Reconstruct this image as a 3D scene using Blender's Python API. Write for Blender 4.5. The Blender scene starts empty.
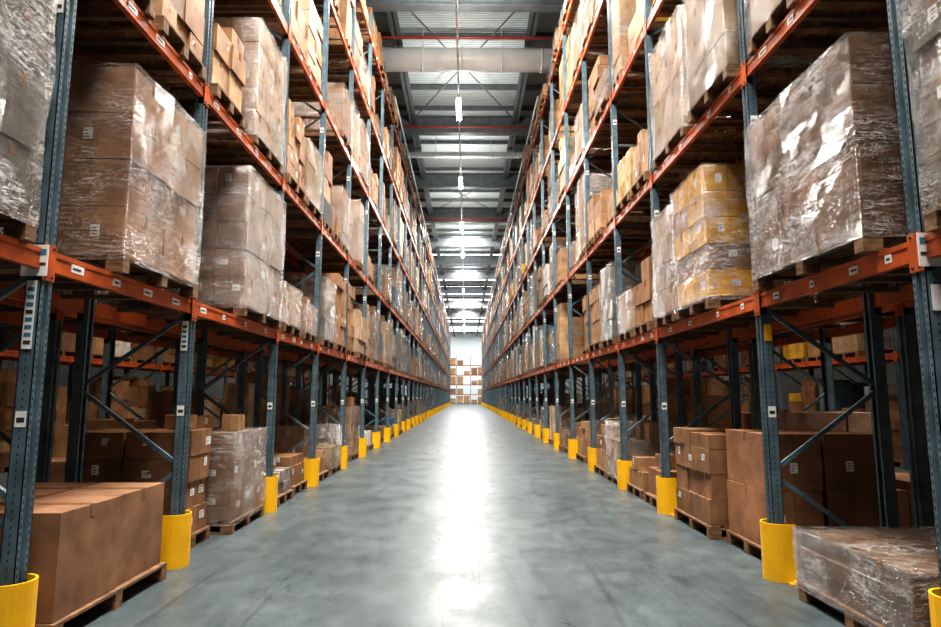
import bpy, math, random
from mathutils import Vector, noise, Matrix

R = random.Random(11)
scene = bpy.context.scene
scene.view_settings.view_transform = 'Standard'
try: scene.view_settings.look = 'Medium High Contrast'
except Exception: scene.view_settings.look = 'None'
scene.view_settings.exposure = 0.2

# ------------------------------------------------------------------ materials
def new_mat(name):
    m = bpy.data.materials.new(name); m.use_nodes = True
    nt = m.node_tree
    b = nt.nodes['Principled BSDF']
    return m, nt, b
def N(nt, t, **kw):
    n = nt.nodes.new(t)
    for k, v in kw.items():
        setattr(n, k, v)
    return n
def ramp(nt, stops):
    r = nt.nodes.new('ShaderNodeValToRGB')
    el = r.color_ramp.elements
    while len(el) < len(stops): el.new(0.5)
    for e, (p, c) in zip(el, stops):
        e.position = p
        e.color = (c[0], c[1], c[2], 1) if isinstance(c, (tuple, list)) else (c, c, c, 1)
    return r
def coords(nt, scale=(1, 1, 1), rot=(0, 0, 0)):
    g = nt.nodes.new('ShaderNodeNewGeometry')
    mp = nt.nodes.new('ShaderNodeMapping')
    mp.inputs['Scale'].default_value = scale
    mp.inputs['Rotation'].default_value = rot
    nt.links.new(g.outputs['Position'], mp.inputs['Vector'])
    return mp
def simple(name, col, rough=0.5, metal=0.0, var=0.25, scale=6, bump=0.0, sc3=(1, 1, 1), spec=0.5):
    m, nt, b = new_mat(name)
    mp = coords(nt, sc3)
    n = N(nt, 'ShaderNodeTexNoise'); n.inputs['Scale'].default_value = scale
    n.inputs['Detail'].default_value = 5
    nt.links.new(mp.outputs[0], n.inputs['Vector'])
    lo = [c * (1 - var) for c in col]; hi = [min(1, c * (1 + var)) for c in col]
    r = ramp(nt, [(0.3, lo), (0.7, hi)])
    nt.links.new(n.outputs['Fac'], r.inputs[0])
    nt.links.new(r.outputs[0], b.inputs['Base Color'])
    b.inputs['Roughness'].default_value = rough
    b.inputs['Metallic'].default_value = metal
    b.inputs['Specular IOR Level'].default_value = spec
    if bump:
        bp = N(nt, 'ShaderNodeBump'); bp.inputs['Strength'].default_value = bump
        bp.inputs['Distance'].default_value = 0.02
        nt.links.new(n.outputs['Fac'], bp.inputs['Height'])
        nt.links.new(bp.outputs[0], b.inputs['Normal'])
    return m

def make_card():
    m, nt, b = new_mat('cardboard')
    at = N(nt, 'ShaderNodeAttribute', attribute_name='Col')
    mp = coords(nt, (1, 1, 1))
    n = N(nt, 'ShaderNodeTexNoise'); n.inputs['Scale'].default_value = 3.5; n.inputs['Detail'].default_value = 6
    nt.links.new(mp.outputs[0], n.inputs['Vector'])
    r = ramp(nt, [(0.3, 0.58), (0.7, 1.15)])
    nt.links.new(n.outputs['Fac'], r.inputs[0])
    mx = N(nt, 'ShaderNodeMix', data_type='RGBA', blend_type='MULTIPLY'); mx.inputs[0].default_value = 1
    nt.links.new(at.outputs['Color'], mx.inputs[6]); nt.links.new(r.outputs[0], mx.inputs[7])
    nt.links.new(mx.outputs[2], b.inputs['Base Color'])
    b.inputs['Roughness'].default_value = 0.6
    b.inputs['Specular IOR Level'].default_value = 0.35
    bp = N(nt, 'ShaderNodeBump'); bp.inputs['Strength'].default_value = 0.35; bp.inputs['Distance'].default_value = 0.03
    nt.links.new(n.outputs['Fac'], bp.inputs['Height']); nt.links.new(bp.outputs[0], b.inputs['Normal'])
    return m
def make_film():
    m, nt, b = new_mat('stretch_film')
    def ridge(scale3, rot, sc, dist, w, det=5):
        mp = coords(nt, scale3, rot)
        n1 = N(nt, 'ShaderNodeTexNoise'); n1.inputs['Scale'].default_value = sc; n1.inputs['Detail'].default_value = det
        n1.inputs['Roughness'].default_value = 0.6; n1.inputs['Distortion'].default_value = dist
        nt.links.new(mp.outputs[0], n1.inputs['Vector'])
        rd = ramp(nt, [(0.5 - w * 3, 0.0), (0.5 - w, 0.15), (0.5, 1.0), (0.5 + w, 0.15), (0.5 + w * 3, 0.0)])
        nt.links.new(n1.outputs['Fac'], rd.inputs[0])
        return n1, rd
    na, ra = ridge((1, 1, 6), (0.22, 0.18, 0), 1.8, 0.8, 0.012)
    nb, rb = ridge((0.8, 0.8, 7), (-0.3, -0.28, 0), 3.4, 0.5, 0.014)
    nc, rc = ridge((1.6, 1.6, 1.3), (0.6, 0.3, 0.4), 3.0, 2.5, 0.010)
    nd, rd_ = ridge((0.9, 0.9, 9), (0.12, -0.15, 0), 5.0, 0.4, 0.014, 3)
    mp = coords(nt, (1, 1, 1.6)); nm = N(nt, 'ShaderNodeTexNoise'); nm.inputs['Scale'].default_value = 2.0; nm.inputs['Detail'].default_value = 4
    nt.links.new(mp.outputs[0], nm.inputs['Vector'])
    rm = ramp(nt, [(0.40, 0.15), (0.60, 1.0)]); nt.links.new(nm.outputs['Fac'], rm.inputs[0])
    def mth(op, a, c, clamp=False):
        x = N(nt, 'ShaderNodeMath', operation=op); x.use_clamp = clamp
        for i, q in enumerate((a, c)):
            if isinstance(q, (int, float)): x.inputs[i].default_value = q
            else: nt.links.new(q, x.inputs[i])
        return x.outputs[0]
    s1 = mth('MAXIMUM', ra.outputs[0], rb.outputs[0]); s1 = mth('MAXIMUM', s1, rc.outputs[0]); s1 = mth('MAXIMUM', s1, mth('MULTIPLY', rd_.outputs[0], 0.7))
    s1 = mth('MULTIPLY', s1, rm.outputs[0])
    fac = mth('MULTIPLY', s1, 0.72)
    fac = mth('ADD', fac, 0.01)
    b.inputs['Base Color'].default_value = (0.93, 0.91, 0.88, 1)
    b.inputs['Roughness'].default_value = 0.2
    h = mth('ADD', na.outputs['Fac'], mth('MULTIPLY', nb.outputs['Fac'], 0.6))
    h = mth('ADD', h, mth('MULTIPLY', nc.outputs['Fac'], 0.6))
    h = mth('ADD', h, mth('MULTIPLY', nd.outputs['Fac'], 0.35))
    bp = N(nt, 'ShaderNodeBump'); bp.inputs['Strength'].default_value = 1.0; bp.inputs['Distance'].default_value = 0.15
    nt.links.new(h, bp.inputs['Height']); nt.links.new(bp.outputs[0], b.inputs['Normal'])
    gl = N(nt, 'ShaderNodeBsdfGlossy'); gl.inputs['Roughness'].default_value = 0.08
    nt.links.new(bp.outputs[0], gl.inputs['Normal'])
    tr = N(nt, 'ShaderNodeBsdfTransparent'); tr.inputs[0].default_value = (0.95, 0.93, 0.90, 1)
    fr = N(nt, 'ShaderNodeFresnel'); fr.inputs[0].default_value = 1.45; nt.links.new(bp.outputs[0], fr.inputs['Normal'])
    g2 = mth('MULTIPLY', fr.outputs[0], 0.55, True)
    m1 = N(nt, 'ShaderNodeMixShader'); nt.links.new(g2, m1.inputs[0]); nt.links.new(tr.outputs[0], m1.inputs[1]); nt.links.new(gl.outputs[0], m1.inputs[2])
    mx = N(nt, 'ShaderNodeMixShader')
    nt.links.new(fac, mx.inputs[0]); nt.links.new(m1.outputs[0], mx.inputs[1]); nt.links.new(b.outputs[0], mx.inputs[2])
    nt.links.new(mx.outputs[0], nt.nodes['Material Output'].inputs['Surface'])
    return m
def make_floor():
    m, nt, b = new_mat('polished_concrete')
    def mul(a, c):
        x = N(nt, 'ShaderNodeMix', data_type='RGBA', blend_type='MULTIPLY'); x.inputs[0].default_value = 1
        nt.links.new(a, x.inputs[6]); nt.links.new(c, x.inputs[7]); return x.outputs[2]
    def nz(sc3, sc, det, rough, stops, dist=0.0):
        mp = coords(nt, sc3); q = N(nt, 'ShaderNodeTexNoise'); q.inputs['Scale'].default_value = sc
        q.inputs['Detail'].default_value = det; q.inputs['Roughness'].default_value = rough; q.inputs['Distortion'].default_value = dist
        nt.links.new(mp.outputs[0], q.inputs['Vector']); r = ramp(nt, stops); nt.links.new(q.outputs['Fac'], r.inputs[0]); return q, r
    _, r1 = nz((1, 0.7, 1), 1.0, 14, 0.70, [(0.30, (0.040, 0.055, 0.060)), (0.5, (0.076, 0.099, 0.105)), (0.72, (0.125, 0.150, 0.153))])
    _, r2 = nz((1, 0.55, 1), 4.5, 12, 0.72, [(0.35, 0.74), (0.55, 1.05)], 0.3)
    _, r3 = nz((1, 1, 1), 30, 5, 0.6, [(0.3, 0.80), (0.7, 1.14)])
    # sparse tyre scuffs along the driving direction
    _, r4 = nz((0.9, 0.035, 1), 2.6, 2, 0.5, [(0.492, 1.0), (0.498, 0.66), (0.502, 0.66), (0.508, 1.0)], 0.2)
    c = mul(mul(mul(r1.outputs[0], r2.outputs[0]), r3.outputs[0]), r4.outputs[0])
    nt.links.new(c, b.inputs['Base Color'])
    n3, rr = nz((1, 0.7, 1), 2.2, 12, 0.7, [(0.34, 0.27), (0.66, 0.47)])
    nt.links.new(rr.outputs[0], b.inputs['Roughness'])
    b.inputs['Specular IOR Level'].default_value = 0.46
    bp = N(nt, 'ShaderNodeBump'); bp.inputs['Strength'].default_value = 0.05; bp.inputs['Distance'].default_value = 0.02
    nt.links.new(n3.outputs['Fac'], bp.inputs['Height']); nt.links.new(bp.outputs[0], b.inputs['Normal'])
    return m
def make_deck(name, col, freq, axis='X'):
    m, nt, b = new_mat(name)
    mp = coords(nt)
    w = N(nt, 'ShaderNodeTexWave', bands_direction=axis); w.inputs['Scale'].default_value = freq
    nt.links.new(mp.outputs[0], w.inputs['Vector'])
    r = ramp(nt, [(0.2, [c * 0.6 for c in col]), (0.6, col)])
    nt.links.new(w.outputs['Fac'], r.inputs[0]); nt.links.new(r.outputs[0], b.inputs['Base Color'])
    bp = N(nt, 'ShaderNodeBump'); bp.inputs['Strength'].default_value = 0.6; bp.inputs['Distance'].default_value = 0.05
    nt.links.new(w.outputs['Fac'], bp.inputs['Height']); nt.links.new(bp.outputs[0], b.inputs['Normal'])
    b.inputs['Roughness'].default_value = 0.5
    return m
def emis(name, col, st):
    m, nt, b = new_mat(name)
    b.inputs['Base Color'].default_value = (0.8, 0.8, 0.8, 1)
    b.inputs['Emission Color'].default_value = (*col, 1)
    b.inputs['Emission Strength'].default_value = st
    return m

M = {}
M['card'] = make_card()
M['film'] = make_film()
M['tape'] = simple('packing_tape', (0.24, 0.125, 0.055), 0.25, 0, 0.1)
M['label'] = simple('paper_label', (0.78, 0.77, 0.74), 0.6, 0, 0.08)
M['ink'] = simple('printed_ink', (0.03, 0.03, 0.03), 0.6)
M['wood'] = simple('pallet_wood', (0.18, 0.095, 0.045), 0.8, 0, 0.5, 9, 0.3, (1, 1, 3))
M['orange'] = simple('orange_beam_paint', (0.44, 0.088, 0.022), 0.38, 0, 0.35, 5, 0.05)
M['post'] = simple('blue_grey_steel', (0.125, 0.19, 0.225), 0.34, 0.3, 0.3, 7, 0.05)
M['slot'] = simple('slot_dark', (0.008, 0.009, 0.01), 0.8)
M['yellow'] = simple('yellow_guard_paint', (0.90, 0.48, 0.008), 0.4, 0, 0.12, 3)
M['galv'] = simple('galvanised_steel', (0.66, 0.72, 0.74), 0.3, 0.0, 0.1, 2)
M['barsteel'] = simple('support_bar_steel', (0.15, 0.10, 0.07), 0.5, 0.2, 0.3, 4)
M['darksteel'] = simple('dark_roof_steel', (0.12, 0.14, 0.15), 0.5, 0.2, 0.2, 3)
M['redpipe'] = simple('sprinkler_red', (0.22, 0.03, 0.022), 0.4, 0, 0.2)
M['floor'] = make_floor()
M['joint'] = simple('floor_joint', (0.03, 0.035, 0.037), 0.7)
M['deck'] = make_deck('roof_deck', (0.56, 0.64, 0.65), 2.2, 'Y')
M['wall'] = make_deck('wall_cladding', (0.13, 0.12, 0.11), 3.0, 'Y')
M['wallb'] = make_deck('wall_cladding_end', (0.82, 0.86, 0.87), 3.0, 'X')
M['tube'] = emis('lamp_tube', (1, 0.99, 0.96), 34)
M['sky'] = emis('skylight_glazing', (0.94, 0.98, 1.0), 5.5)
M['white'] = simple('white_enamel', (0.7, 0.7, 0.7), 0.4, 0, 0.05)
M['teal'] = simple('sign_blue', (0.05, 0.20, 0.30), 0.4, 0, 0.05)
KEYS = list(M.keys())

# ------------------------------------------------------------------ mesh builder
class MB:
    def __init__(s): s.v = []; s.f = []; s.m = []; s.c = []; s.sm = []
    def quadbox(s, P, mat, col=(1, 1, 1)):
        o = len(s.v); s.v += P
        mi = KEYS.index(mat)
        for f in ((0, 3, 2, 1), (4, 5, 6, 7), (0, 1, 5, 4), (1, 2, 6, 5), (2, 3, 7, 6), (3, 0, 4, 7)):
            s.f.append([o + i for i in f]); s.m.append(mi); s.c.append(col); s.sm.append(False)
    def box(s, x0, x1, y0, y1, z0, z1, mat, col=(1, 1, 1), rz=0.0, jt=0.0):
        if x0 > x1: x0, x1 = x1, x0
        P = [(x0, y0, z0), (x1, y0, z0), (x1, y1, z0), (x0, y1, z0), (x0, y0, z1), (x1, y0, z1), (x1, y1, z1), (x0, y1, z1)]
        if rz:
            cx, cy = (x0 + x1) / 2, (y0 + y1) / 2; c, n = math.cos(rz), math.sin(rz)
            P = [(cx + (a - cx) * c - (b - cy) * n, cy + (a - cx) * n + (b - cy) * c, z) for a, b, z in P]
        if jt:
            P = [(a + R.uniform(-jt, jt), b + R.uniform(-jt, jt), z + (R.uniform(-jt, 0) if i > 3 else 0)) for i, (a, b, z) in enumerate(P)]
        s.quadbox(P, mat, col)
    def bar(s, a, b, w, h, mat, col=(1, 1, 1)):
        a = Vector(a); b = Vector(b); d = (b - a).normalized()
        up = Vector((0, 1, 0)) if abs(d.y) < 0.9 else Vector((0, 0, 1))
        u = d.cross(up).normalized() * w / 2; v = d.cross(u).normalized() * h / 2
        P = [tuple(p) for p in (a - u - v, a + u - v, a + u + v, a - u + v, b - u - v, b + u - v, b + u + v, b - u + v)]
        s.quadbox(P, mat, col)
    def tube(s, a, b, r, mat, n=12, col=(1, 1, 1)):
        a = Vector(a); b = Vector(b); d = (b - a).normalized()
        up = Vector((0, 0, 1)) if abs(d.z) < 0.9 else Vector((1, 0, 0))
        u = d.cross(up).normalized(); v = d.cross(u).normalized()
        o = len(s.v); mi = KEYS.index(mat)
        for p in (a, b):
            for i in range(n):
                t = 2 * math.pi * i / n
                s.v.append(tuple(p + u * math.cos(t) * r + v * math.sin(t) * r))
        for i in range(n):
            j = (i + 1) % n
            s.f.append([o + i, o + j, o + n + j, o + n + i]); s.m.append(mi); s.c.append(col); s.sm.append(True)
        s.f.append([o + i for i in range(n)][::-1]); s.m.append(mi); s.c.append(col); s.sm.append(False)
        s.f.append([o + n + i for i in range(n)]); s.m.append(mi); s.c.append(col); s.sm.append(False)
    def shell(s, x0, x1, y0, y1, z0, z1, n=7, amp=0.014):
        if x0 > x1: x0, x1 = x1, x0
        mi = KEYS.index('film')
        nz = n + 2
        cx, cy = (x0 + x1) / 2, (y0 + y1) / 2
        ring = []
        for i in range(n): ring.append((x0 + (x1 - x0) * i / n, y0))
        for i in range(n): ring.append((x1, y0 + (y1 - y0) * i / n))
        for i in range(n): ring.append((x1 - (x1 - x0) * i / n, y1))
        for i in range(n): ring.append((x0, y1 - (y1 - y0) * i / n))
        L = len(ring); o = len(s.v)
        for k in range(nz + 1):
            z = z0 + (z1 - z0) * k / nz
            for (x, y) in ring:
                nn = noise.noise(Vector((x * 3.1, y * 3.1, z * 4)))
                d = Vector((x - cx, y - cy, 0)).normalized() * (nn * amp + amp * 0.6)
                s.v.append((x + d.x, y + d.y, z + (0.008 if k == nz else 0)))
        for k in range(nz):
            for i in range(L):
                j = (i + 1) % L
                s.f.append([o + k * L + i, o + k * L + j, o + (k + 1) * L + j, o + (k + 1) * L + i])
                s.m.append(mi); s.c.append((1, 1, 1)); s.sm.append(n > 5)
        s.f.append([o + nz * L + i for i in range(L)]); s.m.append(mi); s.c.append((1, 1, 1)); s.sm.append(False)
    def make(s, name, origin=None, bevel=0.0, parent=None):
        if origin is None: origin = (0, 0, 0)
        ox, oy, oz = origin
        me = bpy.data.meshes.new(name)
        me.from_pydata([(x - ox, y - oy, z - oz) for x, y, z in s.v], [], s.f)
        used = sorted(set(s.m)); rem = {k: i for i, k in enumerate(used)}
        for k in used: me.materials.append(M[KEYS[k]])
        me.polygons.foreach_set('material_index', [rem[k] for k in s.m])
        me.polygons.foreach_set('use_smooth', s.sm)
        ca = me.color_attributes.new('Col', 'FLOAT_COLOR', 'CORNER')
        arr = []
        for f, c in zip(s.f, s.c): arr += [c[0], c[1], c[2], 1.0] * len(f)
        ca.data.foreach_set('color', arr)
        me.update()
        ob = bpy.data.objects.new(name, me); ob.location = origin
        scene.collection.objects.link(ob)
        if parent: ob.parent = parent; ob.matrix_parent_inverse = parent.matrix_world.inverted()
        if bevel:
            bv = ob.modifiers.new('bevel', 'BEVEL'); bv.width = bevel; bv.segments = 1; bv.limit_method = 'ANGLE'
            bv.angle_limit = math.radians(50)
        return ob

# ------------------------------------------------------------------ loads
PAL = [(0.36, 0.195, 0.093), (0.42, 0.24, 0.12), (0.29, 0.15, 0.07), (0.46, 0.29, 0.16), (0.25, 0.125, 0.058), (0.39, 0.22, 0.108)]
def jit(c, a=0.17):
    k = 1 + R.uniform(-a, a); return (min(1, c[0] * k), min(1, c[1] * k * (1 + R.uniform(-.03, .03))), min(1, c[2] * k * (1 + R.uniform(-.06, .06))))

def pallet(mb, s, xf, d, y0, y1, z, detail=True):
    x0, x1 = s * xf, s * (xf + d)
    L = y1 - y0
    if detail:
        for t in (0.0, 0.5, 1.0):
            yy = y0 + t * (L - 0.1)
            mb.box(x0, x1, yy, yy + 0.1, z, z + 0.022, 'wood')
            for q in (0.0, 0.5, 1.0):
                xx = xf + q * (d - 0.14)
                mb.box(s * xx, s * (xx + 0.14), yy, yy + 0.1, z + 0.022, z + 0.1, 'wood')
            mb.box(x0, x1, yy, yy + 0.1, z + 0.1, z + 0.12, 'wood')
        nb = 7
        for i in range(nb):
            w = d / nb * 0.78; xx = xf + i * (d - w) / (nb - 1)
            mb.box(s * xx, s * (xx + w), y0, y1, z + 0.12, z + 0.144, 'wood')
    else:
        for t in (0.0, 0.5, 1.0):
            yy = y0 + t * (L - 0.1)
            mb.box(x0, x1, yy, yy + 0.1, z, z + 0.11, 'wood')
        mb.box(x0, x1, y0, y1, z + 0.11, z + 0.144, 'wood')

def carton(mb, x0, x1, y0, y1, z0, z1, col, s, detail, label=0.4, rz=0.0):
    if x0 > x1: x0, x1 = x1, x0
    mb.box(x0, x1, y0, y1, z0, z1, 'card', col, rz, 0.004)
    if not detail: return
    e = 0.0025
    cx, cy = (x0 + x1) / 2, (y0 + y1) / 2
    mb.box(x0 - e, x1 + e, cy - 0.028, cy + 0.028, z1 - 0.09, z1 + e, 'tape')
    xa = x0 if s > 0 else x1
    mb.box(cx - 0.002, cx + 0.002, y0 - e * 0.6, y0 + 0.01, z0 + 0.01, z1 - 0.01, 'ink')
    if R.random() < label:
        lw, lh = R.choice([(0.10, 0.075), (0.075, 0.1), (0.13, 0.09)])
        ly = y0 + (y1 - y0) * R.uniform(0.12, 0.6); lz = z0 + (z1 - z0) * R.uniform(0.3, 0.6)
        sx = -1 if s > 0 else 1
        if lz + lh < z1 and ly + lw < y1:
            a, b = sorted((xa, xa + sx * 0.003)); mb.box(a, b, ly, ly + lw, lz, lz + lh, 'label')
            a, b = sorted((xa, xa + sx * 0.0045))
            for q in range(3):
                mb.box(a, b, ly + 0.012, ly + lw * R.uniform(0.5, 0.9), lz + lh * (0.2 + 0.25 * q), lz + lh * (0.28 + 0.25 * q), 'ink')
    if R.random() < label:
        lw, lh = R.choice([(0.10, 0.075), (0.075, 0.1)])
        lx = x0 + (x1 - x0) * R.uniform(0.1, 0.6); lz = z0 + (z1 - z0) * R.uniform(0.3, 0.6)
        if lz + lh < z1 and lx + lw < x1:
            mb.box(lx, lx + lw, y0 - 0.003, y0, lz, lz + lh, 'label')
            for q in range(3):
                mb.box(lx + 0.01, lx + lw * R.uniform(0.5, 0.9), y0 - 0.0045, y0, lz + lh * (0.2 + 0.25 * q), lz + lh * (0.28 + 0.25 * q), 'ink')

def load(mb, s, xf, d, y0, y1, z, h, col=None, wrap=False, detail=False, n=None, ragged=0.3, label=0.35, pal=True, tint=None, mixed=False, extra=0.0):
    if col is None: col = R.choice(PAL)
    if pal:
        pallet(mb, s, xf, d, y0, y1, z, detail); z += 0.146; h -= 0.146
    fixed = n is not None
    if n is None:
        n = (R.choice([2, 2, 3]), max(1, round((y1 - y0) / R.uniform(0.34, 0.65))), max(1, round(h / R.uniform(0.24, 0.5))))
    nx, ny, nz = n
    i0 = 0.02
    X0 = xf + i0; D = d - 2 * i0; Y0 = y0 + i0; LY = (y1 - y0) - 2 * i0
    g = 0.004
    if fixed or not mixed: zs = [h * k / nz for k in range(nz + 1)]
    else:
        ws = [R.uniform(0.6, 1.4) for _ in range(nz)]; t = sum(ws); zs = [0]
        for w in ws: zs.append(zs[-1] + h * w / t)
    for k in range(nz):
        off = R.uniform(-0.014, 0.014)
        my = ny if not mixed else max(1, ny + R.choice([-1, 0, 0, 1]))
        cl = col if not mixed or R.random() < 0.6 else R.choice(PAL)
        for i in range(nx):
            for j in range(my):
                if k == nz - 1 and nz > 1 and R.random() < ragged: continue
                if 0 < i < nx - 1 and 0 < j < my - 1 and 0 < k < nz - 1: continue
                a0 = X0 + D * i / nx + g + off; a1 = X0 + D * (i + 1) / nx - g + off
                c = jit(cl)
                if tint and R.random() < tint[1]: c = jit(tint[0])
                jj = R.uniform(0, 0.018) if wrap else R.uniform(0, 0.045)
                top = z + zs[k + 1] - 0.002
                if k == nz - 1 and not wrap and mixed: top -= R.uniform(0, 0.3) * (zs[k + 1] - zs[k])
                carton(mb, s * (a0 + jj), s * (a1 - 0), Y0 + LY * j / my + g, Y0 + LY * (j + 1) / my - g,
                       z + zs[k] + 0.001, top, c, s, detail, label, R.uniform(-0.02, 0.02))
    if extra and (ragged < 0.1 or wrap) and R.random() < extra:
        for q in range(R.choice([1, 2])):
            bw = R.uniform(0.2, 0.34); bl = R.uniform(0.22, 0.34); bh = R.uniform(0.12, 0.24)
            xx = xf + 0.06 + R.uniform(0, 0.1) + q * 0.5; yy = y0 + 0.06 + R.uniform(0, max(0.01, LY - bl - 0.1))
            carton(mb, s * xx, s * (xx + bw), yy, yy + bl, z + h + 0.014, z + h + 0.014 + bh, jit(R.choice(PAL)), s, detail, 0.5, R.uniform(-0.3, 0.3) if not detail else 0)
    if wrap:
        mb.shell(s * (xf + 0.004), s * (xf + d - 0.004), y0 + 0.004, y1 - 0.004, z - 0.05, z + h + 0.004, 9 if detail else 3, 0.024 if detail else 0.008)

# ------------------------------------------------------------------ rack geometry
XR = 2.8; DEP = 1.15
LEV = [2.62, 4.95, 7.42, 9.85, 12.2]
YEND = 110
def bays(first):
    p = list(first)
    while p[-1] < YEND: p.append(p[-1] + 2.8)
    return p
PL = bays([-1.5, 1.35, 4.15, 6.42, 9.3, 11.9, 14.7, 17.5])
PR = bays([-1.8, 1.0, 3.8, 5.95, 9.15, 11.5, 14.25, 17.0])
TOP = 13.0

def post(mb, s, x, y, face, top, slots):
    w = 0.06; dp = 0.10
    xa = x if face else x + dp
    dr = 1 if face else -1
    def b(a0, a1, y0, y1, z0, z1, m): mb.box(s * a0, s * a1, y0, y1, z0, z1, m)
    b(xa, xa + dr * 0.006, y - w, y - 0.022, 0.01, top, 'post')
    b(xa, xa + dr * 0.006, y + 0.022, y + w, 0.01, top, 'post')
    b(xa + dr * 0.018, xa + dr * 0.024, y - 0.024, y + 0.024, 0.01, top, 'post')
    b(xa, xa + dr * 0.024, y - 0.026, y - 0.020, 0.01, top, 'post')
    b(xa, xa + dr * 0.024, y + 0.020, y + 0.026, 0.01, top, 'post')
    b(xa, xa + dr * dp, y - w, y - w + 0.006, 0.01, top, 'post')
    b(xa, xa + dr * dp, y + w - 0.006, y + w, 0.01, top, 'post')
    b(xa + dr * (dp - 0.006), xa + dr * dp, y - w, y - w + 0.03, 0.01, top, 'post')
    b(xa + dr * (dp - 0.006), xa + dr * dp, y + w - 0.03, y + w, 0.01, top, 'post')
    mb.box(s * (x - 0.03), s * (x + dp + 0.03), y - w - 0.03, y + w + 0.03, 0, 0.012, 'post')
    if slots:
        z = 0.12
        while z < min(top, 9):
            b(xa - dr * 0.001, xa + dr * 0.003, y - 0.046, y - 0.036, z, z + 0.024, 'slot')
            b(xa - dr * 0.001, xa + dr * 0.003, y + 0.036, y + 0.046, z, z + 0.024, 'slot')
            b(xa + dr * 0.047, xa + dr * 0.055, y - w - 0.001, y - w + 0.003, z, z + 0.018, 'slot')
            z += 0.05 if y < 8 else 0.1

def rack(s, x, posts, name, levels, top, rich=True):
    mb = MB()
    dep = DEP
    for y in posts:
        near = rich and y < 13
        post(mb, s, x, y, True, top, near)
        post(mb, s, x + dep - 0.1, y, False, top, near)
        z = 0.2; k = 0
        a, b = x + dep - 0.09, x + 0.09
        while z + 0.72 < top:
            mb.bar((s * a, y, z), (s * b, y, z + 0.70), 0.04, 0.03, 'post')
            if k % 4 == 0: mb.bar((s * a, y, z - 0.03), (s * b, y, z - 0.03), 0.04, 0.03, 'post')
            a, b = b, a; z += 0.78; k += 1
        if rich and 0 < y < 40:
            for lz in (1.45, 4.3, 6.8):
                mb.box(s * (x + 0.015), s * (x + 0.085), y - 0.064, y - 0.0605, lz, lz + 0.10, 'label')
                mb.box(s * (x + 0.025), s * (x + 0.075), y - 0.0655, y - 0.063, lz + 0.03, lz + 0.06, 'ink')
    for lv in levels:
        for i in range(len(posts) - 1):
            y0, y1 = posts[i] + 0.062, posts[i + 1] - 0.062
            for xx, sg in ((x + 0.012, 1), (x + dep - 0.012, -1)):
                mb.box(s * xx, s * (xx + sg * 0.045), y0, y1, lv - 0.14, lv, 'orange')
                mb.box(s * (xx - sg * 0.006), s * xx, y0, y1, lv - 0.14, lv - 0.105, 'orange')
                mb.box(s * (xx - sg * 0.006), s * xx, y0, y1, lv - 0.035, lv, 'orange')
                for ye in (posts[i] + 0.002, posts[i + 1] - 0.06):
                    mb.box(s * (xx - sg * 0.02), s * (xx + sg * 0.05), ye, ye + 0.058, lv - 0.21, lv + 0.035, 'orange')
                    if rich and y0 < 20:
                        for bz in (lv - 0.185, lv + 0.012):
                            mb.tube((s * (xx - sg * 0.02), ye + .029, bz), (s * (xx - sg * 0.028), ye + .029, bz), 0.009, 'slot', 6)
            for t in (0.18, 0.42, 0.60, 0.84):
                yy = y0 + (y1 - y0) * t
                mb.box(s * (x + 0.057), s * (x + dep - 0.057), yy - 0.03, yy + 0.03, lv - 0.045, lv - 0.004, 'barsteel')
            if rich and y0 < 45:
                for t in (0.08, 0.3, 0.55, 0.8):
                    yy = y0 + (y1 - y0) * (t + R.uniform(-.04, .04)); w = R.choice([0.06, 0.10, 0.14])
                    mb.box(s * (x + 0.004), s * (x + 0.012), yy, yy + w, lv - 0.10, lv - 0.042, 'label')
                    mb.box(s * (x + 0.0025), s * (x + 0.01), yy + 0.01, yy + w * 0.75, lv - 0.08, lv - 0.065, 'ink')
    return mb.make(name)

rackL = rack(-1, XR, PL, 'pallet_rack', LEV, TOP)
rackR = rack(1, XR, PR, 'pallet_rack', LEV, TOP)
XB = XR + DEP + 0.22
rack(-1, XB, PL[:26], 'pallet_rack', LEV, TOP, rich=False)
rack(1, XB, PR[:26], 'pallet_rack', LEV, TOP, rich=False)
XC = 9.8
rack(-1, XC, PL[:18], 'pallet_rack', LEV[:4], 11.5, rich=False)
rack(1, XC, PR[:18], 'pallet_rack', LEV[:4], 11.5, rich=False)

for s, y, par in ((-1, PL[2], rackL), (1, PR[2], rackR), (-1, PL[3], rackL), (1, PR[3], rackR)):
    mb = MB()
    a = XR - 0.04
    yf = y - 0.062
    if y < 5:
        mb.box(s * a, s * (a + 0.17), yf - 0.012, yf - 0.006, 2.43, 2.64, 'label')
        mb.box(s * (a + .012), s * (a + 0.158), yf - 0.014, yf - 0.010, 2.57, 2.61, 'teal')
        mb.box(s * (a + .012), s * (a + 0.12), yf - 0.014, yf - 0.010, 2.50, 2.52, 'ink')
    if s < 0:
        lo = 1.95 if y < 5 else 2.1
        mb.box(s * (XR + .02), s * (XR + 0.085), yf - 0.007, yf - 0.002, lo, 2.40, 'label')
        for q in range(8 if y < 5 else 5):
            mb.box(s * (XR + .03), s * (XR + 0.075), yf - 0.009, yf - 0.005, lo + .03 + q * .05, lo + .055 + q * .05, 'teal' if q % 4 else 'ink')
    else:
        mb.box(s * (XR + .02), s * (XR + 0.09), yf - 0.007, yf - 0.002, 2.16, 2.32, 'yellow' if y > 5 else 'label')
    mb.make('bay_sign', (s * XR, yf, 2.3), parent=par)

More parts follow.
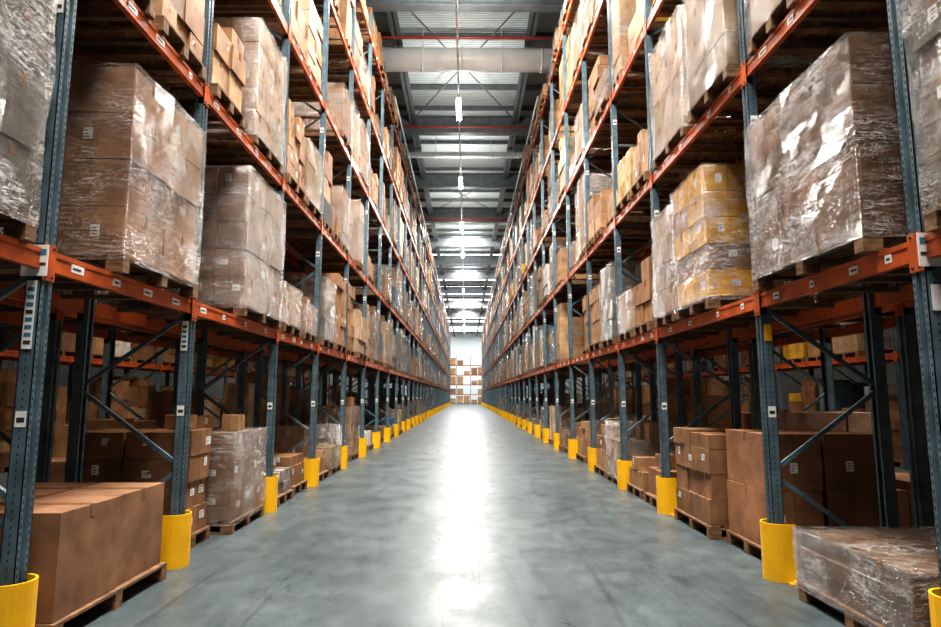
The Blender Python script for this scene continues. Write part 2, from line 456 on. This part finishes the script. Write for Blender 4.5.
# ------------------------------------------------------------------ column guards
def guard(s, y):
    mb = MB(); n = 12; ro, ri = 0.15, 0.133; H = 0.5
    cx = XR + 0.035
    prof_o, prof_i = [], []
    for rr, pr in ((ro, prof_o), (ri, prof_i)):
        pr.append((cx + 0.12, y - rr))
        for i in range(n + 1):
            t = -math.pi / 2 - math.pi * i / n
            pr.append((cx + 0.03 + rr * math.cos(t), y + rr * math.sin(t)))
        pr.append((cx + 0.12, y + rr))
    m = len(prof_o); o = len(mb.v); mi = KEYS.index('yellow')
    for z in (0.0, H):
        for p in prof_o: mb.v.append((s * p[0], p[1], z))
        for p in prof_i: mb.v.append((s * p[0], p[1], z))
    def f(*a, sm=False): mb.f.append(list(a)); mb.m.append(mi); mb.c.append((1, 1, 1)); mb.sm.append(sm)
    for i in range(m - 1):
        f(o + i, o + i + 1, o + 2 * m + i + 1, o + 2 * m + i)
        f(o + m + i + 1, o + m + i, o + 3 * m + i, o + 3 * m + i + 1)
        f(o + 2 * m + i, o + 2 * m + i + 1, o + 3 * m + i + 1, o + 3 * m + i)
    f(o, o + 2 * m, o + 3 * m, o + m); f(o + m - 1, o + 2 * m - 1, o + 4 * m - 1, o + 3 * m - 1)
    for sy in (-1, 1):
        mb.box(s * (cx + 0.02), s * (cx + 0.12), y + sy * 0.145 - (0.07 if sy < 0 else 0), y + sy * 0.145 + (0.07 if sy > 0 else 0), 0, 0.01, 'yellow')
        mb.tube((s * (cx + 0.07), y + sy * 0.185, 0.01), (s * (cx + 0.07), y + sy * 0.185, 0.03), 0.013, 'galv', 6)
    mb.make('column_guard', (s * cx, y, 0))
for s, P in ((-1, PL), (1, PR)):
    for y in P:
        if y > 0: guard(s, y)

# ------------------------------------------------------------------ hero loads (near)
def hero(name, s, y0, y1, z, h, xf=2.76, d=1.2, **kw):
    mb = MB()
    load(mb, s, xf, d, y0, y1, z, h, detail=True, **kw)
    mb.make(name, (s * (xf + d / 2), (y0 + y1) / 2, z), bevel=0.004)
WR = 'shrink_wrapped_pallet_load'; BX = 'carton_pallet_load'
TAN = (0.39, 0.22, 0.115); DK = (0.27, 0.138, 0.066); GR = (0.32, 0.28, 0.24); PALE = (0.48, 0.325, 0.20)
z1, z2, z3 = LEV[0] + 0.002, LEV[1] + 0.002, LEV[2] + 0.002
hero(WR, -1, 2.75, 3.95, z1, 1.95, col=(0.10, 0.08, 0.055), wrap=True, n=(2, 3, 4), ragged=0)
hero(WR, -1, 1.5, 2.65, z1, 1.8, wrap=True, ragged=0)
hero(WR, -1, 4.9, 6.3, z1, 1.74, xf=2.72, col=TAN, wrap=True, n=(2, 2, 4), ragged=0, label=0.2)
hero(WR, -1, 7.65, 9.2, z1, 1.90, xf=2.72, col=(0.36, 0.25, 0.18), wrap=True, n=(3, 3, 5), ragged=0.1)
hero(BX, -1, 9.5, 10.5, z1, 0.75, col=PALE, n=(2, 2, 2), ragged=0.1, wrap=True)
hero(WR, -1, 10.7, 11.6, z1, 0.62, col=TAN, n=(2, 2, 2), wrap=True, extra=1)
hero(WR, -1, 12.1, 13.2, z1, 1.35, col=(0.28, 0.22, 0.18), wrap=True)
hero(BX, -1, 13.4, 14.55, z1, 1.7, col=TAN, mixed=True)
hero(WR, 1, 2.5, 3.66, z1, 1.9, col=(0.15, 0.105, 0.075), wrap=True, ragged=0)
hero(WR, 1, 1.2, 2.35, z1, 1.9, wrap=True, ragged=0)
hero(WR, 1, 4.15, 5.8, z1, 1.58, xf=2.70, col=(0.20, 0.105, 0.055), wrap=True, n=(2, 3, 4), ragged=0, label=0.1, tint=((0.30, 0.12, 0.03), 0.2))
hero(WR, 1, 6.95, 8.05, z1, 1.68, xf=2.72, col=(0.80, 0.42, 0.012), wrap=True, n=(2, 2, 5), ragged=0.0, label=0.7, tint=((0.40, 0.22, 0.10), 0.40))
hero(WR, 1, 8.12, 8.98, z1, 1.55, xf=2.72, col=TAN, wrap=True, n=(2, 2, 4), ragged=0)
hero(BX, 1, 9.4, 10.3, z1, 1.15, col=(0.38, 0.20, 0.10), n=(2, 2, 3), ragged=0.2)
hero(WR, 1, 10.4, 11.3, z1, 0.8, col=PALE, wrap=True)
hero(WR, 1, 11.7, 12.75, z1, 1.55, col=(0.24, 0.22, 0.20), wrap=True)
hero(BX, 1, 12.9, 14.1, z1, 1.4, col=TAN, mixed=True)
hero(BX, -1, 4.35, 5.2, z2, 1.3, col=DK, mixed=True); hero(BX, -1, 5.35, 6.3, z2, 1.65, col=TAN, mixed=True)
hero(BX, -1, 6.6, 7.5, z2, 1.1, col=TAN, mixed=True); hero(WR, -1, 7.9, 9.1, z2, 1.75, col=PALE, n=(3, 3, 5), ragged=0.1, wrap=True)
hero(BX, -1, 9.45, 10.5, z2, 1.4, col=(0.37, 0.21, 0.11), n=(2, 3, 5), ragged=0.5); hero(WR, -1, 10.6, 11.7, z2, 1.2, wrap=True, col=PALE, ragged=0.4)
hero(WR, 1, 4.0, 4.85, z2, 1.7, col=TAN, wrap=True, ragged=0); hero(WR, 1, 4.9, 5.75, z2, 1.6, wrap=True, ragged=0, col=(0.42, 0.28, 0.19))
hero(WR, 1, 6.15, 7.3, z2, 1.7, xf=2.72, wrap=True, ragged=0.3, col=(0.42, 0.29, 0.20)); hero(WR, 1, 7.6, 8.9, z2, 1.75, col=PALE, n=(2, 3, 4), wrap=True)
hero(BX, 1, 9.3, 10.2, z2, 0.8, col=TAN, n=(2, 2, 2), ragged=0, extra=1); hero(BX, 1, 10.3, 11.3, z2, 1.0, col=(0.50, 0.33, 0.14), mixed=True)
# ground left
hero('large_carton_on_pallet', -1, 4.4, 5.98, 0, 0.86, xf=2.72, d=1.3, col=(0.30, 0.155, 0.078), n=(2, 2, 1), wrap=False, ragged=0, label=0.4)
hero(BX, -1, 6.72, 7.6, 0, 1.27, xf=2.98, d=1.2, col=DK, n=(2, 3, 4), ragged=0, label=0.95, extra=1)
hero(WR, -1, 7.8, 9.0, 0, 1.2, xf=2.8, d=1.2, col=(0.28, 0.16, 0.09), n=(2, 3, 3), wrap=True, ragged=0, label=0.8, extra=1)
hero(BX, -1, 9.65, 10.5, 0, 0.5, xf=2.8, col=GR, n=(2, 2, 2), ragged=0, extra=1); hero(BX, -1, 10.7, 11.6, 0, 0.9, xf=2.85, col=DK, mixed=True, ragged=0.5)
hero(BX, -1, 12.1, 13.2, 0, 0.4, xf=2.8, col=TAN, n=(2, 2, 1), ragged=0, extra=1); hero(WR, -1, 13.4, 14.4, 0, 1.0, xf=2.8, col=PALE, wrap=True)
# ground right
hero(WR, 1, 4.0, 5.36, 0, 0.56, xf=2.72, d=1.3, col=(0.18, 0.105, 0.065), n=(2, 2, 3), wrap=True, ragged=0, label=0.1)
hero(BX, 1, 6.35, 7.35, 0, 1.27, xf=2.95, d=1.2, col=(0.31, 0.15, 0.072), n=(2, 1, 2), ragged=0, label=0.3)
hero(BX, 1, 7.5, 8.75, 0, 1.24, xf=2.82, d=1.2, col=(0.30, 0.15, 0.075), mixed=True, ragged=0.2, label=0.5)
hero(BX, 1, 9.4, 10.15, 0, 0.55, xf=2.8, col=(0.34, 0.13, 0.065), mixed=True, ragged=0, extra=1); hero(BX, 1, 10.3, 11.2, 0, 0.7, xf=2.8, col=TAN, mixed=True, ragged=0.5)
hero(WR, 1, 11.8, 12.8, 0, 1.15, xf=2.8, col=PALE, wrap=True); hero(BX, 1, 12.95, 14.0, 0, 1.1, xf=2.8, col=TAN, mixed=True)

# ------------------------------------------------------------------ mass of loads further on
def fill(name, s, x, posts, levels, ystart, ground=True, p_skip=0.12, hscale=1.0, d=1.2, xo=-0.06, wrapy=60, gh=(0.35, 1.5)):
    mb = MB()
    for li, lv in enumerate(([0.0] if ground else []) + levels):
        for i in range(len(posts) - 1):
            y0, y1 = posts[i] + 0.08, posts[i + 1] - 0.08
            st = ystart(lv)
            if posts[i] < st - 0.01: continue
            cnt = R.choice([2, 2, 3])
            w = (y1 - y0) / cnt
            for j in range(cnt):
                if R.random() < p_skip: continue
                a = y0 + w * j + R.uniform(0.01, 0.14); b = y0 + w * (j + 1) - R.uniform(0.01, 0.12)
                if lv == 0: h = R.uniform(*gh)
                elif lv > 12: h = R.uniform(0.5, 1.2)
                else: h = R.choice([R.uniform(0.6, 1.3), R.uniform(1.2, 1.9), R.uniform(1.5, 2.0)])
                h *= hscale
                xf = x + xo + R.uniform(0, 0.14) + (0.08 if lv == 0 else 0)
                c = R.choice(PAL)
                r = R.random()
                if r < 0.14: c = (0.50, 0.36, 0.24)
                elif r < 0.18: c = (0.62, 0.36, 0.04)
                elif r < 0.23: c = (0.09, 0.085, 0.085)
                elif r < 0.29: c = (0.58, 0.55, 0.52)
                elif r < 0.31: c = (0.10, 0.17, 0.24)
                load(mb, s, xf, d, a, b, lv + 0.002, h, col=c, wrap=(R.random() < (0.5 if lv else 0.25) and a < wrapy), detail=False, ragged=R.choice([0.0, 0.35, 0.6]),
                     mixed=R.random() < 0.7, extra=0.4 if (h < 1.7 and lv < 12) else 0)
    mb.make(name)
def ysA(lv, s):
    if lv == 0 or abs(lv - LEV[0]) < .01: return 14.0
    if abs(lv - LEV[1]) < .01: return 11.0
    return 0.9
fill('stacked_pallet_loads', -1, XR, PL, LEV, lambda lv: ysA(lv, -1))
fill('stacked_pallet_loads', 1, XR, PR, LEV, lambda lv: ysA(lv, 1))
fill('stacked_pallet_loads', -1, XB, PL[:20], LEV, lambda lv: -2, d=1.1, xo=0.04, p_skip=0.12, wrapy=10, gh=(0.5, 2.2))
fill('stacked_pallet_loads', 1, XB, PR[:20], LEV, lambda lv: -2, d=1.1, xo=0.04, p_skip=0.12, wrapy=10, gh=(0.5, 2.2))
fill('stacked_pallet_loads', -1, XC, PL[:18], LEV[:3], lambda lv: -2, d=1.1, xo=0.04, p_skip=0.1, wrapy=0, gh=(1.2, 2.3))
fill('stacked_pallet_loads', 1, XC, PR[:18], LEV[:3], lambda lv: -2, d=1.1, xo=0.04, p_skip=0.1, wrapy=0, gh=(1.2, 2.3))

# end-of-aisle transverse rack
YE = 124
mb = MB()
for i in range(9):
    x = -11 + i * 2.75 + 0.9
    for yy in (YE, YE + 1.1): mb.box(x - 0.06, x + 0.06, yy, yy + 0.1, 0, 9.4, 'post')
for lv in (1.9, 3.8, 5.7, 7.6):
    for yy in (YE, YE + 1.1): mb.box(-10.1, 11.9, yy, yy + 0.05, lv - 0.14, lv, 'orange')
mb.make('pallet_rack')
mb = MB()
for lv in (0.0, 1.9, 3.8, 5.7, 7.6):
    for i in range(8):
        for j in range(2):
            if lv and R.random() < 0.3: continue
            x = -11 + i * 2.75 + 0.15 + j * 1.28 + 0.9
            h = R.uniform(0.6, 1.5)
            mb.box(x, x + 1.15, YE + 0.06, YE + 1.05, lv + 0.002, lv + 0.14, 'wood')
            c = R.choice(PAL)
            for a in range(2):
                for b in range(4):
                    mb.box(x + a * 0.575 + .01, x + a * 0.575 + 0.565, YE + 0.07, YE + 1.03, lv + 0.15 + b * h / 4, lv + 0.14 + (b + 1) * h / 4, 'card', jit(c))
mb.make('stacked_pallet_loads')

# ------------------------------------------------------------------ room shell
WX = 17; Y0W, Y1W = -9, 136; HC = 15.2
mb = MB(); mb.box(-WX, WX, Y0W, Y1W, -0.2, 0, 'floor')
y = 4.55
while y < 110:
    mb.box(-WX, WX, y - 0.006, y + 0.006, -0.01, 0.0006, 'joint'); y += 6.0
mb.make('floor')
mb = MB(); mb.box(-WX - .3, -WX, Y0W, Y1W, 0, HC, 'wall'); mb.make('wall_left')
mb = MB(); mb.box(WX, WX + .3, Y0W, Y1W, 0, HC, 'wall'); mb.make('wall_right')
mb = MB(); mb.box(-WX, WX, Y1W, Y1W + .3, 0, HC, 'wallb'); mb.make('wall_back')
mb = MB(); mb.box(-WX, WX, Y0W - .3, Y0W, 0, HC, 'wall'); mb.make('wall_front')
mb = MB(); mb.box(-WX, WX, Y0W, Y1W, HC, HC + 0.3, 'deck'); mb.make('ceiling')
SK = [(44.8, 47.6), (52.8, 55.6), (59.5, 63.5), (68, 73), (77, 83.5), (88, 96), (101, 110), (114, 132)]
k = 1
for a, b in SK:
    mb = MB()
    mb.box(-WX + .5, WX - .5, a, b, HC - 0.05, HC - 0.003, 'sky')
    for q in range(12):
        x = -WX + 1 + q * (2 * WX - 2) / 11
        mb.box(x - 0.04, x + 0.04, a, b, HC - 0.12, HC - 0.05, 'white')
    mb.make('window_%d' % k); k += 1
mb = MB()
MBY = [4, 12, 18.6, 28.3, 36, 43.5, 51, 58, 65.5, 75.2, 86, 98.5, 112]
for y in MBY:
    mb.box(-WX + .01, WX - .01, y - 0.18, y + 0.18, 13.9, 13.95, 'darksteel')
    mb.box(-WX + .01, WX - .01, y - 0.02, y + 0.02, 13.95, 14.7, 'darksteel')
    mb.box(-WX + .01, WX - .01, y - 0.18, y + 0.18, 14.7, 14.75, 'darksteel')
XL = (-13.5, -8, -2.5, 2.3, 8, 13.5)
for x in XL:
    mb.box(x - 0.17, x + 0.17, Y0W + .01, Y1W - .01, 14.4, 14.44, 'darksteel')
    mb.box(x - 0.02, x + 0.02, Y0W + .01, Y1W - .01, 14.4, 14.95, 'darksteel')
for i in range(len(MBY) - 1):
    if i % 2 == 0:
        mb.bar((-2.5, MBY[i], 14.6), (2.3, MBY[i + 1], 14.6), 0.04, 0.04, 'darksteel')
        mb.bar((2.3, MBY[i], 14.66), (-2.5, MBY[i + 1], 14.66), 0.04, 0.04, 'darksteel')
mb.make('roof_truss_beams')
mb = MB()
y = 6.0
while y < 126:
    if not any(a - .3 < y < b + .3 for a, b in SK):
        mb.box(-WX + .01, WX - .01, y - 0.04, y + 0.04, 14.95, 15.15, 'darksteel')
    y += 2.0
mb.make('roof_purlins')
def duct(DY, DZ, r):
    mb = MB()
    mb.tube((-WX + .1, DY, DZ), (WX - .1, DY, DZ), r, 'galv', 24)
    for i in range(23):
        x = -16.1 + i * 1.45
        mb.tube((x - .03, DY, DZ), (x + .03, DY, DZ), r + 0.025, 'galv', 24)
        if i % 2 == 0: mb.box(x - .01, x + .01, DY - .01, DY + .01, DZ + r - .02, 15.19, 'galv')
    mb.make('ventilation_duct')
duct(21.6, 13.85, 0.42)
duct(31.4, 14.1, 0.16)
mb = MB()
for y in (20.0, 27.2, 42.3):
    mb.tube((-WX + .3, y, 13.75), (WX - .3, y, 13.75), 0.055, 'redpipe', 8)
mb.make('sprinkler_pipes')
mb = MB()
mb.tube((2.9, 24, 13.62), (2.9, 112, 13.62), 0.04, 'galv', 8)
mb.tube((-2.9, 24, 13.62), (-2.9, 112, 13.62), 0.04, 'galv', 8)
mb.make('conduit_pipes')
mb = MB()
mb.box(-0.3, -0.24, Y0W + .2, 112, 12.26, 12.32, 'galv')
for y in range(2, 112, 4):
    if y == 22: continue
    if not any(a - .3 < y < b + .3 for a, b in SK): mb.box(-0.275, -0.265, y, y + .01, 12.32, HC - .01, 'galv')
mb.make('lighting_rail')
for y in [6, 14, 22, 30, 38, 46, 54, 62, 70, 78, 86, 94, 102]:
    mb = MB()
    mb.box(-0.36, -0.18, y - 0.8, y + 0.8, 12.12, 12.22, 'white')
    for q in (-.32, -.22):
        mb.tube((q, y - 0.75, 12.07), (q, y + 0.75, 12.07), 0.04, 'tube', 8)
    mb.box(-0.28, -0.26, y - .5, y - .48, 12.22, 12.26, 'galv'); mb.box(-0.28, -0.26, y + .48, y + .5, 12.22, 12.26, 'galv')
    mb.make('hanging_tube_light', (-0.27, y, 12.1))

# ------------------------------------------------------------------ lights
def area(name, loc, sx, sy, power, col=(1, 0.962, 0.905), rot=(0, 0, 0)):
    l = bpy.data.lights.new(name, 'AREA'); l.shape = 'RECTANGLE'; l.size = sx; l.size_y = sy; l.energy = power; l.color = col
    o = bpy.data.objects.new(name, l); o.location = loc; o.rotation_euler = rot; scene.collection.objects.link(o); return o
for y in (0, 8, 15.5):
    area('near_fill_light', (0, y, 13.6), 3.0, 4.0, 1900)  # added out-of-view fill over the near loads; no skylight is built here
for y, p in ((50, 1200), (66, 1400), (84, 1600), (99, 2000)):
    area('aisle_fill_light', (0, y, 14.85), 2.2, 3.0, p)  # fill added to brighten the far aisle and end wall, no fixture
for y in (26, 34, 42):
    area('tube_lamp', (-0.27, y, 12.0), 0.3, 1.6, 580)
for y, p in ((16.5, 320), (24.5, 160), (32.5, 160), (40, 180), (48, 190), (57, 190)):
    area('ceiling_fill_light', (-0.27, y, 12.4), 0.3, 1.6, p, rot=(math.pi, 0, 0))  # upward fill added to brighten roof deck and duct; no such luminaire
for sx in (-7.6, 7.6):
    for y in (4, 14, 26, 42):
        area('side_aisle_fill', (sx, y, 13.6), 3, 3, 540, (1, 0.90, 0.78))  # unseen fill added over the side aisles to lift the dark racks
    for y in (7, 18):
        area('side_aisle_low_fill', (sx, y, 4.6), 0.3, 1.6, 65, (1, 0.88, 0.74))  # low unseen fill, added to lift the lower rack levels

w = bpy.data.worlds.new('world'); scene.world = w; w.use_nodes = True
w.node_tree.nodes['Background'].inputs[0].default_value = (0.6, 0.7, 0.8, 1)
w.node_tree.nodes['Background'].inputs[1].default_value = 0.3

cam = bpy.data.cameras.new('camera'); cam.lens = 24.0; cam.sensor_width = 36
co = bpy.data.objects.new('camera', cam); scene.collection.objects.link(co)
co.location = (0, 0, 1.65)
co.rotation_euler = (math.radians(90 + 7.45), 0, math.radians(-0.41))
cam.clip_end = 300
scene.camera = co
